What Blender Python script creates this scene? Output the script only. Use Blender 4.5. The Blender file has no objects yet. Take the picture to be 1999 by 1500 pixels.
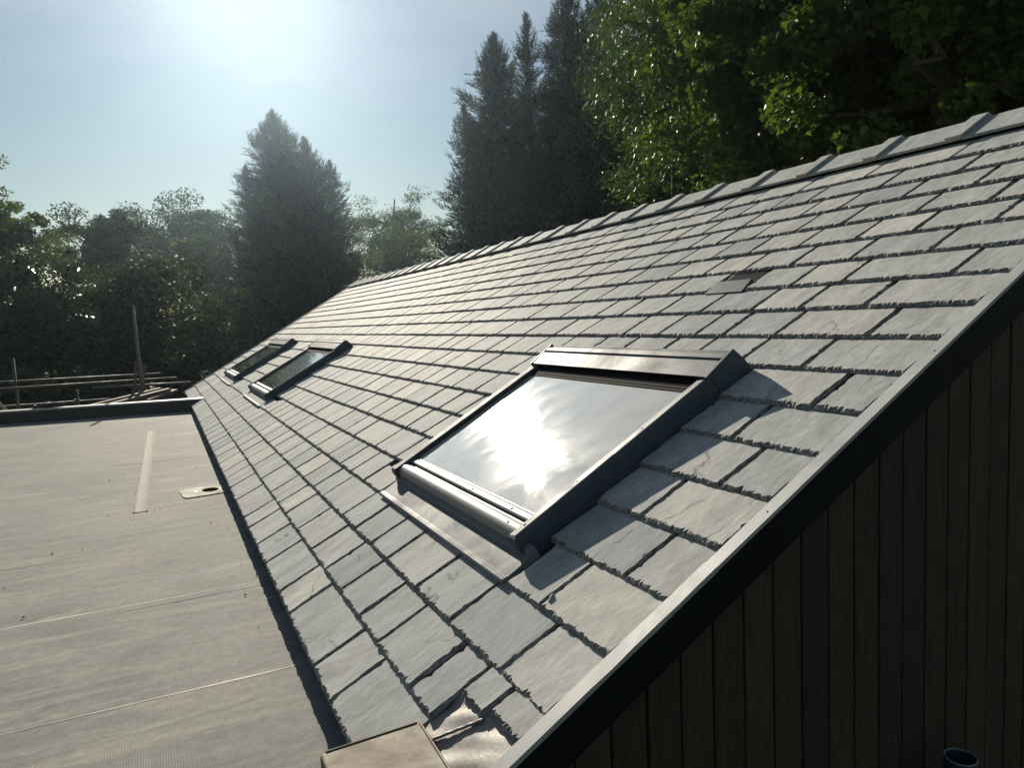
import bpy, math, random
import numpy as np
from mathutils import Matrix, Vector

random.seed(7)
rng = np.random.default_rng(7)
SC = bpy.context.scene
COL = SC.collection
R = math.radians

# ------------------------------------------------------------------ camera
F_PX, YAW, PITCH, ROLL = 1404.41, 0.4529462, -0.0919764, -0.0448848
CAM = np.array([-0.38089, -1.40812, 1.15772])
cy_, sy_ = math.cos(YAW), math.sin(YAW)
_F = np.array([sy_ * math.cos(PITCH), cy_ * math.cos(PITCH), math.sin(PITCH)])
_R = np.array([cy_, -sy_, 0.0])
_U = np.cross(_R, _F)
_R, _U = math.cos(ROLL) * _R + math.sin(ROLL) * _U, -math.sin(ROLL) * _R + math.cos(ROLL) * _U
cam_d = bpy.data.cameras.new('camera')
cam_d.sensor_width = 36.0
cam_d.lens = F_PX / 1999.0 * 36.0
cam_d.clip_start, cam_d.clip_end = 0.02, 2000.0
cam = bpy.data.objects.new('camera', cam_d)
COL.objects.link(cam)
cam.matrix_world = Matrix(((_R[0], _U[0], -_F[0], CAM[0]), (_R[1], _U[1], -_F[1], CAM[1]),
                           (_R[2], _U[2], -_F[2], CAM[2]), (0, 0, 0, 1)))
SC.camera = cam

# ------------------------------------------------------------------ sky, sun, exposure
SUN_EL, SUN_AZ = R(23.7), R(7.8)          # azimuth measured from +Y towards +X
SUN_DIR = Vector((math.sin(SUN_AZ) * math.cos(SUN_EL), math.cos(SUN_AZ) * math.cos(SUN_EL), math.sin(SUN_EL)))
world = bpy.data.worlds.new('World')
SC.world = world
world.use_nodes = True
wn, wl = world.node_tree.nodes, world.node_tree.links
wn.clear()
wo = wn.new('ShaderNodeOutputWorld')
bg = wn.new('ShaderNodeBackground')
sky = wn.new('ShaderNodeTexSky')
sky.sky_type = 'NISHITA'
sky.sun_disc = False
sky.sun_elevation, sky.sun_rotation = SUN_EL, SUN_AZ
sky.altitude, sky.air_density, sky.dust_density, sky.ozone_density = 50.0, 1.5, 0.10, 2.5
bg.inputs['Strength'].default_value = 0.05
# thin drifting cloud over the whole sky, in a flat layer high above the place
tc = wn.new('ShaderNodeTexCoord')
sep = wn.new('ShaderNodeSeparateXYZ')
wl.new(tc.outputs['Generated'], sep.inputs[0])
zz = wn.new('ShaderNodeMath'); zz.operation = 'MAXIMUM'; zz.inputs[1].default_value = 0.03
wl.new(sep.outputs['Z'], zz.inputs[0])
dv = wn.new('ShaderNodeVectorMath'); dv.operation = 'DIVIDE'
cz = wn.new('ShaderNodeCombineXYZ')
for k in range(3): wl.new(zz.outputs[0], cz.inputs[k])
wl.new(tc.outputs['Generated'], dv.inputs[0]); wl.new(cz.outputs[0], dv.inputs[1])
cn = wn.new('ShaderNodeTexNoise'); cn.inputs['Scale'].default_value = 0.75
cn.inputs['Detail'].default_value = 4; cn.inputs['Roughness'].default_value = 0.5
wl.new(dv.outputs[0], cn.inputs['Vector'])
cr = wn.new('ShaderNodeMapRange'); cr.inputs['From Min'].default_value = 0.40; cr.inputs['From Max'].default_value = 0.70
cr.inputs['To Max'].default_value = 0.75
wl.new(cn.outputs['Fac'], cr.inputs['Value'])
hi = wn.new('ShaderNodeMapRange'); hi.inputs['From Min'].default_value = 0.24; hi.inputs['From Max'].default_value = 0.50
wl.new(sep.outputs['Z'], hi.inputs['Value'])
cm = wn.new('ShaderNodeMath'); cm.operation = 'MULTIPLY'
wl.new(cr.outputs[0], cm.inputs[0]); wl.new(hi.outputs[0], cm.inputs[1])
hsv = wn.new('ShaderNodeHueSaturation'); hsv.inputs['Saturation'].default_value = 0.25; hsv.inputs['Value'].default_value = 1.7
wl.new(sky.outputs[0], hsv.inputs['Color'])
mx = wn.new('ShaderNodeMix'); mx.data_type = 'RGBA'
wl.new(cm.outputs[0], mx.inputs['Factor']); wl.new(sky.outputs[0], mx.inputs[6]); wl.new(hsv.outputs[0], mx.inputs[7])
tone_ = wn.new('ShaderNodeHueSaturation'); tone_.inputs['Saturation'].default_value = 0.95; tone_.inputs['Value'].default_value = 0.70
wl.new(mx.outputs[2], tone_.inputs['Color'])
wl.new(tone_.outputs[0], bg.inputs['Color'])
wl.new(bg.outputs[0], wo.inputs[0])

sun_d = bpy.data.lights.new('sun', 'SUN')
sun_d.energy = 5.0
sun_d.angle = R(0.53)
sun_d.color = (1.0, 0.90, 0.745)
sun = bpy.data.objects.new('sun', sun_d)
COL.objects.link(sun)
sun.location = SUN_DIR * 60
sun.rotation_euler = SUN_DIR.to_track_quat('Z', 'Y').to_euler()

SC.render.engine = 'CYCLES'
SC.cycles.use_denoising = True
SC.cycles.max_bounces = 8
SC.cycles.transparent_max_bounces = 8
SC.cycles.volume_bounces = 1
SC.view_settings.view_transform = 'Standard'
SC.view_settings.look = 'None'
SC.view_settings.gamma = 1.0
SC.view_settings.use_curve_mapping = False
SC.view_settings.exposure = 0.82

# ------------------------------------------------------------------ helpers
def tag(o, label=None, cat=None, group=None, kind=None):
    if label: o['label'] = label
    if cat: o['category'] = cat
    if group: o['group'] = group
    if kind: o['kind'] = kind
    return o

def empty(name, loc=(0, 0, 0), parent=None):
    o = bpy.data.objects.new(name, None)
    COL.objects.link(o)
    o.location = loc
    o.empty_display_size = 0.2
    if parent: o.parent = parent
    return o

def mesh_obj(name, verts, faces, mat=None, parent=None, smooth=False, attr=None, loc=None):
    me = bpy.data.meshes.new(name)
    me.from_pydata([tuple(v) for v in verts], [], faces)
    me.update()
    if attr is not None:
        a = me.attributes.new('var', 'FLOAT', 'POINT')
        a.data.foreach_set('value', np.asarray(attr, dtype=np.float32))
    if mat: me.materials.append(mat)
    if smooth: me.polygons.foreach_set('use_smooth', [True] * len(me.polygons))
    o = bpy.data.objects.new(name, me)
    COL.objects.link(o)
    if parent: o.parent = parent
    if loc is not None: o.location = loc
    return o

class MB:
    """collects pieces of ONE thing or part"""
    def __init__(self): self.v, self.f = [], []
    def add(self, v, f):
        n = len(self.v); self.v += [tuple(p) for p in v]; self.f += [tuple(i + n for i in q) for q in f]; return self
    def box(self, x0, x1, y0, y1, z0, z1):
        v = [(x0, y0, z0), (x1, y0, z0), (x1, y1, z0), (x0, y1, z0), (x0, y0, z1), (x1, y0, z1), (x1, y1, z1), (x0, y1, z1)]
        return self.add(v, [(0, 3, 2, 1), (4, 5, 6, 7), (0, 1, 5, 4), (1, 2, 6, 5), (2, 3, 7, 6), (3, 0, 4, 7)])
    def hexa(self, lo, hi):
        return self.add(list(lo) + list(hi), [(0, 3, 2, 1), (4, 5, 6, 7), (0, 1, 5, 4), (1, 2, 6, 5), (2, 3, 7, 6), (3, 0, 4, 7)])
    def prism(self, prof, a0, a1, axis):
        """closed profile extruded along axis: 'y' profile is (x,z); 'x' profile is (y,z); 'z' profile is (x,y)"""
        n = len(prof)
        mk = {'y': lambda p, a: (p[0], a, p[1]), 'x': lambda p, a: (a, p[0], p[1]), 'z': lambda p, a: (p[0], p[1], a)}[axis]
        v = [mk(p, a0) for p in prof] + [mk(p, a1) for p in prof]
        f = [(i, (i + 1) % n, n + (i + 1) % n, n + i) for i in range(n)]
        f += [tuple(range(n))[::-1], tuple(range(n, 2 * n))]
        return self.add(v, f)
    def tube(self, pts, radii, seg=10, caps=True):
        pts = [Vector(p) for p in pts]
        if not hasattr(radii, '__len__'): radii = [radii] * len(pts)
        v, f = [], []
        ref = Vector((0.31, 0.22, 0.92))
        for i, p in enumerate(pts):
            d = (pts[min(i + 1, len(pts) - 1)] - pts[max(i - 1, 0)]).normalized()
            if abs(d.dot(ref)) > 0.95: ref = Vector((0.9, -0.3, 0.1))
            a = d.cross(ref).normalized(); b = d.cross(a).normalized()
            for k in range(seg):
                t = 2 * math.pi * k / seg
                v.append(p + (a * math.cos(t) + b * math.sin(t)) * radii[i])
        for i in range(len(pts) - 1):
            for k in range(seg):
                k2 = (k + 1) % seg
                f.append((i * seg + k, i * seg + k2, (i + 1) * seg + k2, (i + 1) * seg + k))
        if caps:
            f.append(tuple(range(seg))[::-1]); f.append(tuple(range((len(pts) - 1) * seg, len(pts) * seg)))
        return self.add(v, f)
    def build(self, name, mat=None, parent=None, smooth=False, loc=None, bevel=0):
        o = mesh_obj(name, self.v, self.f, mat, parent, smooth, None, loc)
        if bevel:
            b = o.modifiers.new('bevel', 'BEVEL'); b.width = bevel; b.segments = 2; b.limit_method = 'ANGLE'; b.angle_limit = R(35)
        return o

def project(P):
    d = np.asarray(P, float) - CAM
    z = d @ _F
    return np.stack([999.5 + F_PX * (d @ _R) / z, 750 - F_PX * (d @ _U) / z], -1), z

def ray_at(px, py, y):
    """the place on the photograph's line of sight at world depth y (used to set things out)"""
    d = (px - 999.5) * _R + (750 - py) * _U + F_PX * _F
    return CAM + d * (y - CAM[1]) / d[1]

def ray_dist(px, py, dist):
    d = (px - 999.5) * _R + (750 - py) * _U + F_PX * _F
    return CAM + d / np.linalg.norm(d) * dist

# ------------------------------------------------------------------ materials
def new_mat(name):
    m = bpy.data.materials.new(name); m.use_nodes = True
    nt = m.node_tree
    b = nt.nodes['Principled BSDF']
    return m, nt, b

def N(nt, kind, **kw):
    n = nt.nodes.new(kind)
    for k, v in kw.items():
        if k in n.inputs: n.inputs[k].default_value = v
        else: setattr(n, k, v)
    return n

def ramp(nt, src, stops):
    r = nt.nodes.new('ShaderNodeValToRGB')
    e = r.color_ramp.elements
    while len(e) < len(stops): e.new(0.5)
    for i, (p, c) in enumerate(stops):
        e[i].position = p; e[i].color = (c[0], c[1], c[2], 1) if hasattr(c, '__len__') else (c, c, c, 1)
    nt.links.new(src, r.inputs[0])
    return r

def noise(nt, vec, scale, detail=4, rough=0.55, dist=0.0):
    n = N(nt, 'ShaderNodeTexNoise', Scale=scale, Detail=detail, Roughness=rough, Distortion=dist)
    nt.links.new(vec, n.inputs['Vector'])
    return n

def mixc(nt, fac, a, b, mode='MIX'):
    m = nt.nodes.new('ShaderNodeMix'); m.data_type = 'RGBA'; m.blend_type = mode
    for s, t in ((fac, m.inputs['Factor']), (a, m.inputs[6]), (b, m.inputs[7])):
        if hasattr(s, 'is_linked') or hasattr(s, 'links'): nt.links.new(s, t)
        elif hasattr(s, '__len__'): t.default_value = (s[0], s[1], s[2], 1)
        else: t.default_value = s
    return m

def math_n(nt, op, a, b=None):
    m = nt.nodes.new('ShaderNodeMath'); m.operation = op
    for s, t in ((a, m.inputs[0]), (b, m.inputs[1])):
        if s is None: continue
        if hasattr(s, 'links'): nt.links.new(s, t)
        else: t.default_value = s
    return m

def bump(nt, h, strength, dist, normal=None):
    b = N(nt, 'ShaderNodeBump', Strength=strength, Distance=dist)
    nt.links.new(h, b.inputs['Height'])
    if normal is not None: nt.links.new(normal, b.inputs['Normal'])
    return b

TH = 0.5118314                                  # roof pitch
CT, ST = math.cos(TH), math.sin(TH)
ROOF_M = Matrix(((CT, 0, -ST, 0), (0, 1, 0, 0), (ST, 0, CT, 0), (0, 0, 0, 1)))   # local x = up slope, y = along, z = out of roof

def mat_slate():
    m, nt, b = new_mat('slate')
    g = nt.nodes.new('ShaderNodeNewGeometry')
    mp = N(nt, 'ShaderNodeMapping'); mp.inputs['Rotation'].default_value = (0, TH, 0)
    nt.links.new(g.outputs['Position'], mp.inputs['Vector'])
    at = N(nt, 'ShaderNodeAttribute', attribute_name='var')
    off = nt.nodes.new('ShaderNodeCombineXYZ')
    nt.links.new(math_n(nt, 'MULTIPLY', at.outputs['Fac'], 13.0).outputs[0], off.inputs['X'])
    nt.links.new(math_n(nt, 'MULTIPLY', at.outputs['Fac'], 41.0).outputs[0], off.inputs['Z'])
    ad = N(nt, 'ShaderNodeVectorMath', operation='ADD')
    nt.links.new(mp.outputs[0], ad.inputs[0]); nt.links.new(off.outputs[0], ad.inputs[1])
    P = ad.outputs[0]
    # grain runs up and across each slate at its own slant
    gr = N(nt, 'ShaderNodeMapping'); gr.inputs['Scale'].default_value = (0.35, 1.0, 1.0)
    rz = nt.nodes.new('ShaderNodeCombineXYZ')
    nt.links.new(math_n(nt, 'MULTIPLY', math_n(nt, 'SUBTRACT', at.outputs['Fac'], 0.3).outputs[0], 1.6).outputs[0], rz.inputs['Z'])
    nt.links.new(rz.outputs[0], gr.inputs['Rotation'])
    nt.links.new(P, gr.inputs['Vector'])
    n1 = noise(nt, gr.outputs[0], 9, 6, 0.62, 0.6)
    n2 = noise(nt, gr.outputs[0], 55, 5, 0.65, 0.3)
    n3 = noise(nt, P, 320, 2, 0.6)
    tone = ramp(nt, at.outputs['Fac'], [(0.0, (.272, .294, .300)), (0.35, (.325, .343, .342)), (0.7, (.360, .370, .358)), (1.0, (.405, .405, .382))])
    mott = ramp(nt, n1.outputs['Fac'], [(0.32, .80), (0.68, 1.16)])
    c = mixc(nt, 1.0, tone.outputs[0], mott.outputs[0], 'MULTIPLY')
    mott2 = ramp(nt, n2.outputs['Fac'], [(0.30, .80), (0.7, 1.16)])
    c = mixc(nt, 1.0, c.outputs[2], mott2.outputs[0], 'MULTIPLY')
    # hairline cleavage cracks
    wv = noise(nt, P, 5, 3, 0.6)
    wp = N(nt, 'ShaderNodeVectorMath', operation='MULTIPLY_ADD'); wp.inputs[1].default_value = (.14, .14, .14)
    nt.links.new(wv.outputs['Color'], wp.inputs[0]); nt.links.new(gr.outputs[0], wp.inputs[2])
    vo = N(nt, 'ShaderNodeTexVoronoi', feature='DISTANCE_TO_EDGE', Scale=2.1)
    nt.links.new(wp.outputs[0], vo.inputs['Vector'])
    line = ramp(nt, vo.outputs['Distance'], [(0.0, 1.0), (0.006, 0.0)])
    gate = ramp(nt, noise(nt, P, 6.5, 2, 0.5).outputs['Fac'], [(0.51, 0.0), (0.56, 1.0)])
    crack = mixc(nt, 1.0, line.outputs[0], gate.outputs[0], 'MULTIPLY')
    c = mixc(nt, math_n(nt, 'MULTIPLY', crack.outputs[2], 0.65).outputs[0], c.outputs[2], (.04, .042, .042))
    # pale chalky scuffs
    sc_ = ramp(nt, noise(nt, gr.outputs[0], 22, 6, 0.7, 1.5).outputs['Fac'], [(0.66, 0.0), (0.74, 0.35)])
    c = mixc(nt, sc_.outputs[0], c.outputs[2], (.30, .30, .27))
    nt.links.new(c.outputs[2], b.inputs['Base Color'])
    rr = ramp(nt, n2.outputs['Fac'], [(0.3, 0.68), (0.7, 0.85)])
    nt.links.new(rr.outputs[0], b.inputs['Roughness'])
    b.inputs['IOR'].default_value = 1.45
    b.inputs['Specular IOR Level'].default_value = 0.042
    b1 = bump(nt, n1.outputs['Fac'], 0.30, 0.006)
    b2 = bump(nt, n2.outputs['Fac'], 0.55, 0.0022, b1.outputs[0])
    b3 = bump(nt, n3.outputs['Fac'], 0.35, 0.0006, b2.outputs[0])
    inv = math_n(nt, 'SUBTRACT', 1.0, crack.outputs[2])
    b4 = bump(nt, inv.outputs[0], 0.4, 0.0006, b3.outputs[0])
    nt.links.new(b4.outputs[0], b.inputs['Normal'])
    return m

def mat_slate_edge(name, lo, hi):
    m, nt, b = new_mat(name)
    g = nt.nodes.new('ShaderNodeNewGeometry')
    n1 = noise(nt, g.outputs['Position'], 60, 4, 0.6)
    c = ramp(nt, n1.outputs['Fac'], [(0.3, lo), (0.7, hi)])
    nt.links.new(c.outputs[0], b.inputs['Base Color'])
    b.inputs['Roughness'].default_value = 0.7
    b.inputs['Specular IOR Level'].default_value = 0.25
    return m

def mat_metal(name, col, rough, metallic=0.0, dirt=0.25, bump_s=0.0, spec=0.5):
    m, nt, b = new_mat(name)
    g = nt.nodes.new('ShaderNodeNewGeometry')
    n1 = noise(nt, g.outputs['Position'], 6, 5, 0.6, 0.4)
    n2 = noise(nt, g.outputs['Position'], 70, 4, 0.6)
    d = tuple(min(1, x * (1 + dirt)) for x in col); e = tuple(x * (1 - dirt) for x in col)
    c = ramp(nt, n1.outputs['Fac'], [(0.3, e), (0.7, d)])
    sp = ramp(nt, n2.outputs['Fac'], [(0.62, 0.0), (0.72, 0.25)])
    c2 = mixc(nt, sp.outputs[0], c.outputs[0], (.32, .31, .28))
    nt.links.new(c2.outputs[2], b.inputs['Base Color'])
    rr = ramp(nt, n1.outputs['Fac'], [(0.3, rough * 0.85), (0.7, min(1, rough * 1.25))])
    nt.links.new(rr.outputs[0], b.inputs['Roughness'])
    b.inputs['Metallic'].default_value = metallic
    b.inputs['Specular IOR Level'].default_value = spec
    if bump_s:
        bb = bump(nt, n1.outputs['Fac'], bump_s, 0.01)
        nt.links.new(bb.outputs[0], b.inputs['Normal'])
    return m

def mat_plain(name, col, rough=0.7, metallic=0.0, var=0.2, scale=12):
    m, nt, b = new_mat(name)
    g = nt.nodes.new('ShaderNodeNewGeometry')
    n1 = noise(nt, g.outputs['Position'], scale, 5, 0.6)
    c = ramp(nt, n1.outputs['Fac'], [(0.3, tuple(x * (1 - var) for x in col)), (0.7, tuple(min(1, x * (1 + var)) for x in col))])
    nt.links.new(c.outputs[0], b.inputs['Base Color'])
    b.inputs['Roughness'].default_value = rough
    b.inputs['Metallic'].default_value = metallic
    return m

def mat_membrane():
    m, nt, b = new_mat('roofing_membrane')
    g = nt.nodes.new('ShaderNodeNewGeometry')
    P = g.outputs['Position']
    sx = nt.nodes.new('ShaderNodeSeparateXYZ'); nt.links.new(P, sx.inputs[0])
    wob = noise(nt, P, 30, 2, 0.5)
    wb = math_n(nt, 'MULTIPLY', wob.outputs['Fac'], 2.2)
    # raised diamond weave about a centimetre apart
    px_ = math_n(nt, 'ADD', math_n(nt, 'MULTIPLY', sx.outputs['X'], 2 * math.pi / 0.015).outputs[0], wb.outputs[0])
    py_ = math_n(nt, 'ADD', math_n(nt, 'MULTIPLY', sx.outputs['Y'], 2 * math.pi / 0.015).outputs[0], wb.outputs[0])
    a = math_n(nt, 'SINE', math_n(nt, 'ADD', px_.outputs[0], py_.outputs[0]).outputs[0])
    c_ = math_n(nt, 'SINE', math_n(nt, 'SUBTRACT', px_.outputs[0], py_.outputs[0]).outputs[0])
    wv = math_n(nt, 'MULTIPLY', a.outputs[0], c_.outputs[0])
    n1 = noise(nt, P, 1.3, 6, 0.62, 0.8)
    st = N(nt, 'ShaderNodeMapping'); st.inputs['Scale'].default_value = (0.5, 3.2, 1); st.inputs['Rotation'].default_value = (0, 0, R(-4))
    nt.links.new(P, st.inputs['Vector'])
    n2 = noise(nt, st.outputs[0], 2.1, 6, 0.65, 1.0)
    n3 = noise(nt, P, 24, 5, 0.65)
    base = ramp(nt, n1.outputs['Fac'], [(0.30, (.185, .191, .186)), (0.7, (.270, .270, .255))])
    dust = ramp(nt, n2.outputs['Fac'], [(0.48, 0.0), (0.66, 0.9)])
    c = mixc(nt, dust.outputs[0], base.outputs[0], (.36, .345, .305))
    sp = ramp(nt, n3.outputs['Fac'], [(0.30, .84), (0.70, 1.12)])
    c = mixc(nt, 1.0, c.outputs[2], sp.outputs[0], 'MULTIPLY')
    pit = ramp(nt, wv.outputs[0], [(0.0, .70), (0.5, 1.12)])
    c = mixc(nt, 0.6, c.outputs[2], pit.outputs[0], 'MULTIPLY')
    nt.links.new(c.outputs[2], b.inputs['Base Color'])
    rr = ramp(nt, n2.outputs['Fac'], [(0.3, 0.62), (0.7, 0.85)])
    nt.links.new(rr.outputs[0], b.inputs['Roughness'])
    b.inputs['Specular IOR Level'].default_value = 0.02
    b1 = bump(nt, wv.outputs[0], 0.4, 0.0014)
    b2 = bump(nt, n3.outputs['Fac'], 0.3, 0.004, b1.outputs[0])
    nt.links.new(b2.outputs[0], b.inputs['Normal'])
    return m

def mat_board():
    m, nt, b = new_mat('stained_timber')
    g = nt.nodes.new('ShaderNodeNewGeometry')
    oi = nt.nodes.new('ShaderNodeObjectInfo')
    off = nt.nodes.new('ShaderNodeCombineXYZ')
    nt.links.new(math_n(nt, 'MULTIPLY', oi.outputs['Random'], 50).outputs[0], off.inputs['Z'])
    ad = N(nt, 'ShaderNodeVectorMath', operation='ADD')
    nt.links.new(g.outputs['Position'], ad.inputs[0]); nt.links.new(off.outputs[0], ad.inputs[1])
    mp = N(nt, 'ShaderNodeMapping'); mp.inputs['Scale'].default_value = (1, 1, 0.09)
    nt.links.new(ad.outputs[0], mp.inputs['Vector'])
    n1 = noise(nt, mp.outputs[0], 60, 5, 0.6, 1.6)
    k = N(nt, 'ShaderNodeMapping'); k.inputs['Scale'].default_value = (1, 1, 0.55)
    nt.links.new(ad.outputs[0], k.inputs['Vector'])
    vo = N(nt, 'ShaderNodeTexVoronoi', Scale=4.6, Randomness=1.0); nt.links.new(k.outputs[0], vo.inputs['Vector'])
    knot = ramp(nt, vo.outputs['Distance'], [(0.05, 1.0), (0.13, 0.0)])
    c = ramp(nt, n1.outputs['Fac'], [(0.3, (.018, .0115, .007)), (0.7, (.058, .038, .024))])
    tint = ramp(nt, oi.outputs['Random'], [(0, .65), (1, 1.2)])
    c2 = mixc(nt, 1.0, c.outputs[0], tint.outputs[0], 'MULTIPLY')
    c3 = mixc(nt, knot.outputs[0], c2.outputs[2], (.008, .006, .005))
    nt.links.new(c3.outputs[2], b.inputs['Base Color'])
    b.inputs['Roughness'].default_value = 0.75
    bb = bump(nt, n1.outputs['Fac'], 0.4, 0.002)
    nt.links.new(bb.outputs[0], b.inputs['Normal'])
    return m

def mat_timber(name, lo, hi):
    m, nt, b = new_mat(name)
    t = nt.nodes.new('ShaderNodeTexCoord')
    mp = N(nt, 'ShaderNodeMapping'); mp.inputs['Scale'].default_value = (0.08, 1, 1)
    nt.links.new(t.outputs['Object'], mp.inputs['Vector'])
    n1 = noise(nt, mp.outputs[0], 40, 5, 0.6, 1.0)
    c = ramp(nt, n1.outputs['Fac'], [(0.3, lo), (0.7, hi)])
    nt.links.new(c.outputs[0], b.inputs['Base Color'])
    b.inputs['Roughness'].default_value = 0.8
    return m

def mat_glass(name, lo, hi):
    m, nt, b = new_mat(name)
    g = nt.nodes.new('ShaderNodeNewGeometry')
    P = g.outputs['Position']
    blotch = noise(nt, P, 3.2, 6, 0.62, 0.8)
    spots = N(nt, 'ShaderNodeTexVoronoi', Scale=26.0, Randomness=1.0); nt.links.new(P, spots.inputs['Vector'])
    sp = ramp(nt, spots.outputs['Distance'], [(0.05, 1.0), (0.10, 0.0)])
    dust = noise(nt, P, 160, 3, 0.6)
    c = ramp(nt, blotch.outputs['Fac'], [(0.3, lo), (0.72, hi)])
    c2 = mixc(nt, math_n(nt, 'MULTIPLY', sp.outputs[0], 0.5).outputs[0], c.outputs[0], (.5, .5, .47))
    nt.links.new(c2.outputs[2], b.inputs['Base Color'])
    rr = ramp(nt, blotch.outputs['Fac'], [(0.35, 0.05), (0.7, 0.13)])
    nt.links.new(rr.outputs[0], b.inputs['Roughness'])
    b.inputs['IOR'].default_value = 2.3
    b.inputs['Coat Weight'].default_value = 1.0
    b.inputs['Coat Roughness'].default_value = 0.03
    b.inputs['Coat IOR'].default_value = 1.5
    bb = bump(nt, dust.outputs['Fac'], 0.03, 0.0005)
    nt.links.new(bb.outputs[0], b.inputs['Normal'])
    return m

def mat_leaf(name, lo, hi, trans, gloss=0.35, nscale=0.5):
    m, nt, b = new_mat(name)
    g = nt.nodes.new('ShaderNodeNewGeometry')
    n1 = noise(nt, g.outputs['Position'], nscale, 4, 0.6)
    n2 = noise(nt, g.outputs['Position'], 9, 2, 0.6)
    mid = mixc(nt, 0.45, n1.outputs['Fac'], n2.outputs['Fac'])
    c = ramp(nt, mid.outputs[2], [(0.36, lo), (0.64, hi)])
    nt.links.new(c.outputs[0], b.inputs['Base Color'])
    b.inputs['Roughness'].default_value = gloss
    b.inputs['Specular IOR Level'].default_value = 0.25
    tr = nt.nodes.new('ShaderNodeBsdfTranslucent')
    c2 = mixc(nt, 1.0, c.outputs[0], (1.15, 1.25, 0.55), 'MULTIPLY')
    nt.links.new(c2.outputs[2], tr.inputs['Color'])
    ms = nt.nodes.new('ShaderNodeMixShader'); ms.inputs[0].default_value = trans
    nt.links.new(b.outputs[0], ms.inputs[1]); nt.links.new(tr.outputs[0], ms.inputs[2])
    nt.links.new(ms.outputs[0], nt.nodes['Material Output'].inputs['Surface'])
    return m

M = {}
M['slate'] = mat_slate()
M['slate_edge'] = mat_slate_edge('shade_dark_slate', (.030, .034, .038), (.075, .08, .085))  # near-black tone stands for the shade in the joints between slates
M['slate_break'] = mat_slate_edge('broken_slate_shaded', (.045, .051, .056), (.28, .29, .28))  # chipped edges, with lit and shaded facets put into the colour
M['underlay'] = mat_plain('underlay', (.012, .012, .013), 0.9)
M['cover'] = mat_metal('grey_cover_metal', (.062, .080, .098), 0.55, 0.0, 0.12, spec=.12)
M['sill'] = mat_metal('sill_metal', (.19, .195, .20), 0.50, 0.0, 0.10, spec=.35)
M['flashing'] = mat_metal('flashing_metal', (.14, .155, .168), 0.65, 0.0, 0.15, spec=.14)
M['dark'] = mat_plain('black_rubber', (.012, .013, .014), 0.5)
M['glass'] = mat_glass('dusty_cloud_glass', (.34, .355, .34), (.50, .475, .41))  # pale base stands for bright cloud mirrored in the pane, plus some dust
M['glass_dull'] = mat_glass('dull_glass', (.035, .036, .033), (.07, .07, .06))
M['verge'] = mat_metal('verge_metal', (.30, .315, .315), 0.5, 0.0, 0.12, 0.1, spec=.14)
M['fascia'] = mat_plain('fascia_paint', (.007, .009, .012), 0.6)
M['fascia'].node_tree.nodes['Principled BSDF'].inputs['Specular IOR Level'].default_value = 0.15
M['bronze'] = mat_metal('bronze_metal', (.062, .053, .033), 0.62, 0.25, 0.35, 0.3, spec=.35)
M['lead'] = mat_metal('lead_sheet', (.22, .21, .195), 0.50, 0.3, 0.35, 0.3)
M['membrane'] = mat_membrane()
M['board'] = mat_board()
M['wallcore'] = mat_plain('wall_core', (.01, .01, .01), 0.9)
M['tube'] = mat_metal('galvanised_tube', (.07, .067, .062), 0.6, 0.2, 0.25, spec=.3)
M['timber'] = mat_timber('weathered_timber', (.06, .05, .04), (.14, .115, .085))
M['brick'] = mat_plain('rendered_wall', (.16, .14, .12), 0.9)
M['pipe'] = mat_plain('pipe_plastic', (.035, .05, .075), 0.35)
M['steel'] = mat_metal('steel_plate', (.27, .26, .225), 0.75, 0.0, 0.3, spec=.1)
M['void'] = mat_plain('void', (.004, .004, .004), 1.0)
M['void'].node_tree.nodes['Principled BSDF'].inputs['Specular IOR Level'].default_value = 0
M['flap'] = mat_plain('flap_shade', (.008, .008, .009), 0.9)  # near black, the shade beneath the hood is put into the colour
M['flap'].node_tree.nodes['Principled BSDF'].inputs['Specular IOR Level'].default_value = 0.15
M['seam_light'] = mat_plain('sunlit_seam', (.33, .32, .285), 0.8, var=.45, scale=7)  # pale tone painting the bright line of sun along a seam
M['grass'] = mat_plain('grass', (.020, .030, .012), 0.95, var=0.5, scale=1.5)
M['bark'] = mat_plain('bark', (.045, .035, .027), 0.95, var=0.45, scale=14)

# ------------------------------------------------------------------ ground
def ground():
    n = 60
    xs = np.linspace(-150, 150, n); ys = np.linspace(-150, 150, n)
    X, Y = np.meshgrid(xs, ys, indexing='ij')
    Z = -2.7 + 0.25 * np.sin(X * .11) * np.cos(Y * .09) * np.clip((np.hypot(X, Y - 6) - 14) / 20, 0, 1)
    v = np.stack([X, Y, Z], -1).reshape(-1, 3)
    f = [(i * n + j, (i + 1) * n + j, (i + 1) * n + j + 1, i * n + j + 1) for i in range(n - 1) for j in range(n - 1)]
    o = mesh_obj('ground', v, f, M['grass'], None, True)
    tag(o, kind='structure')
ground()
GZ = -2.7

# ------------------------------------------------------------------ the house with its slated roof
G = 0.21                      # course gauge
NC = 19                       # courses
S_RIDGE = 4.25
def yfar(s): return 13.86 + 0.19 * s
house = empty('house', (0, 0, GZ))
tag(house, 'boarded house with a long grey slate roof rising to the right', 'house')
HZ = Matrix.Translation((0, 0, -GZ))
roof = MB()
roof.hexa([(-.0, .013, -.06), (S_RIDGE, .013, -.06), (S_RIDGE, yfar(S_RIDGE) - .02, -.06), (0, yfar(0) - .02, -.06)],
          [(-.0, .013, -.028), (S_RIDGE, .013, -.028), (S_RIDGE, yfar(S_RIDGE) - .02, -.028), (0, yfar(0) - .02, -.028)])
roof_o = roof.build('roof', M['underlay'], house)
roof_o.matrix_local = HZ @ ROOF_M

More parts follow.
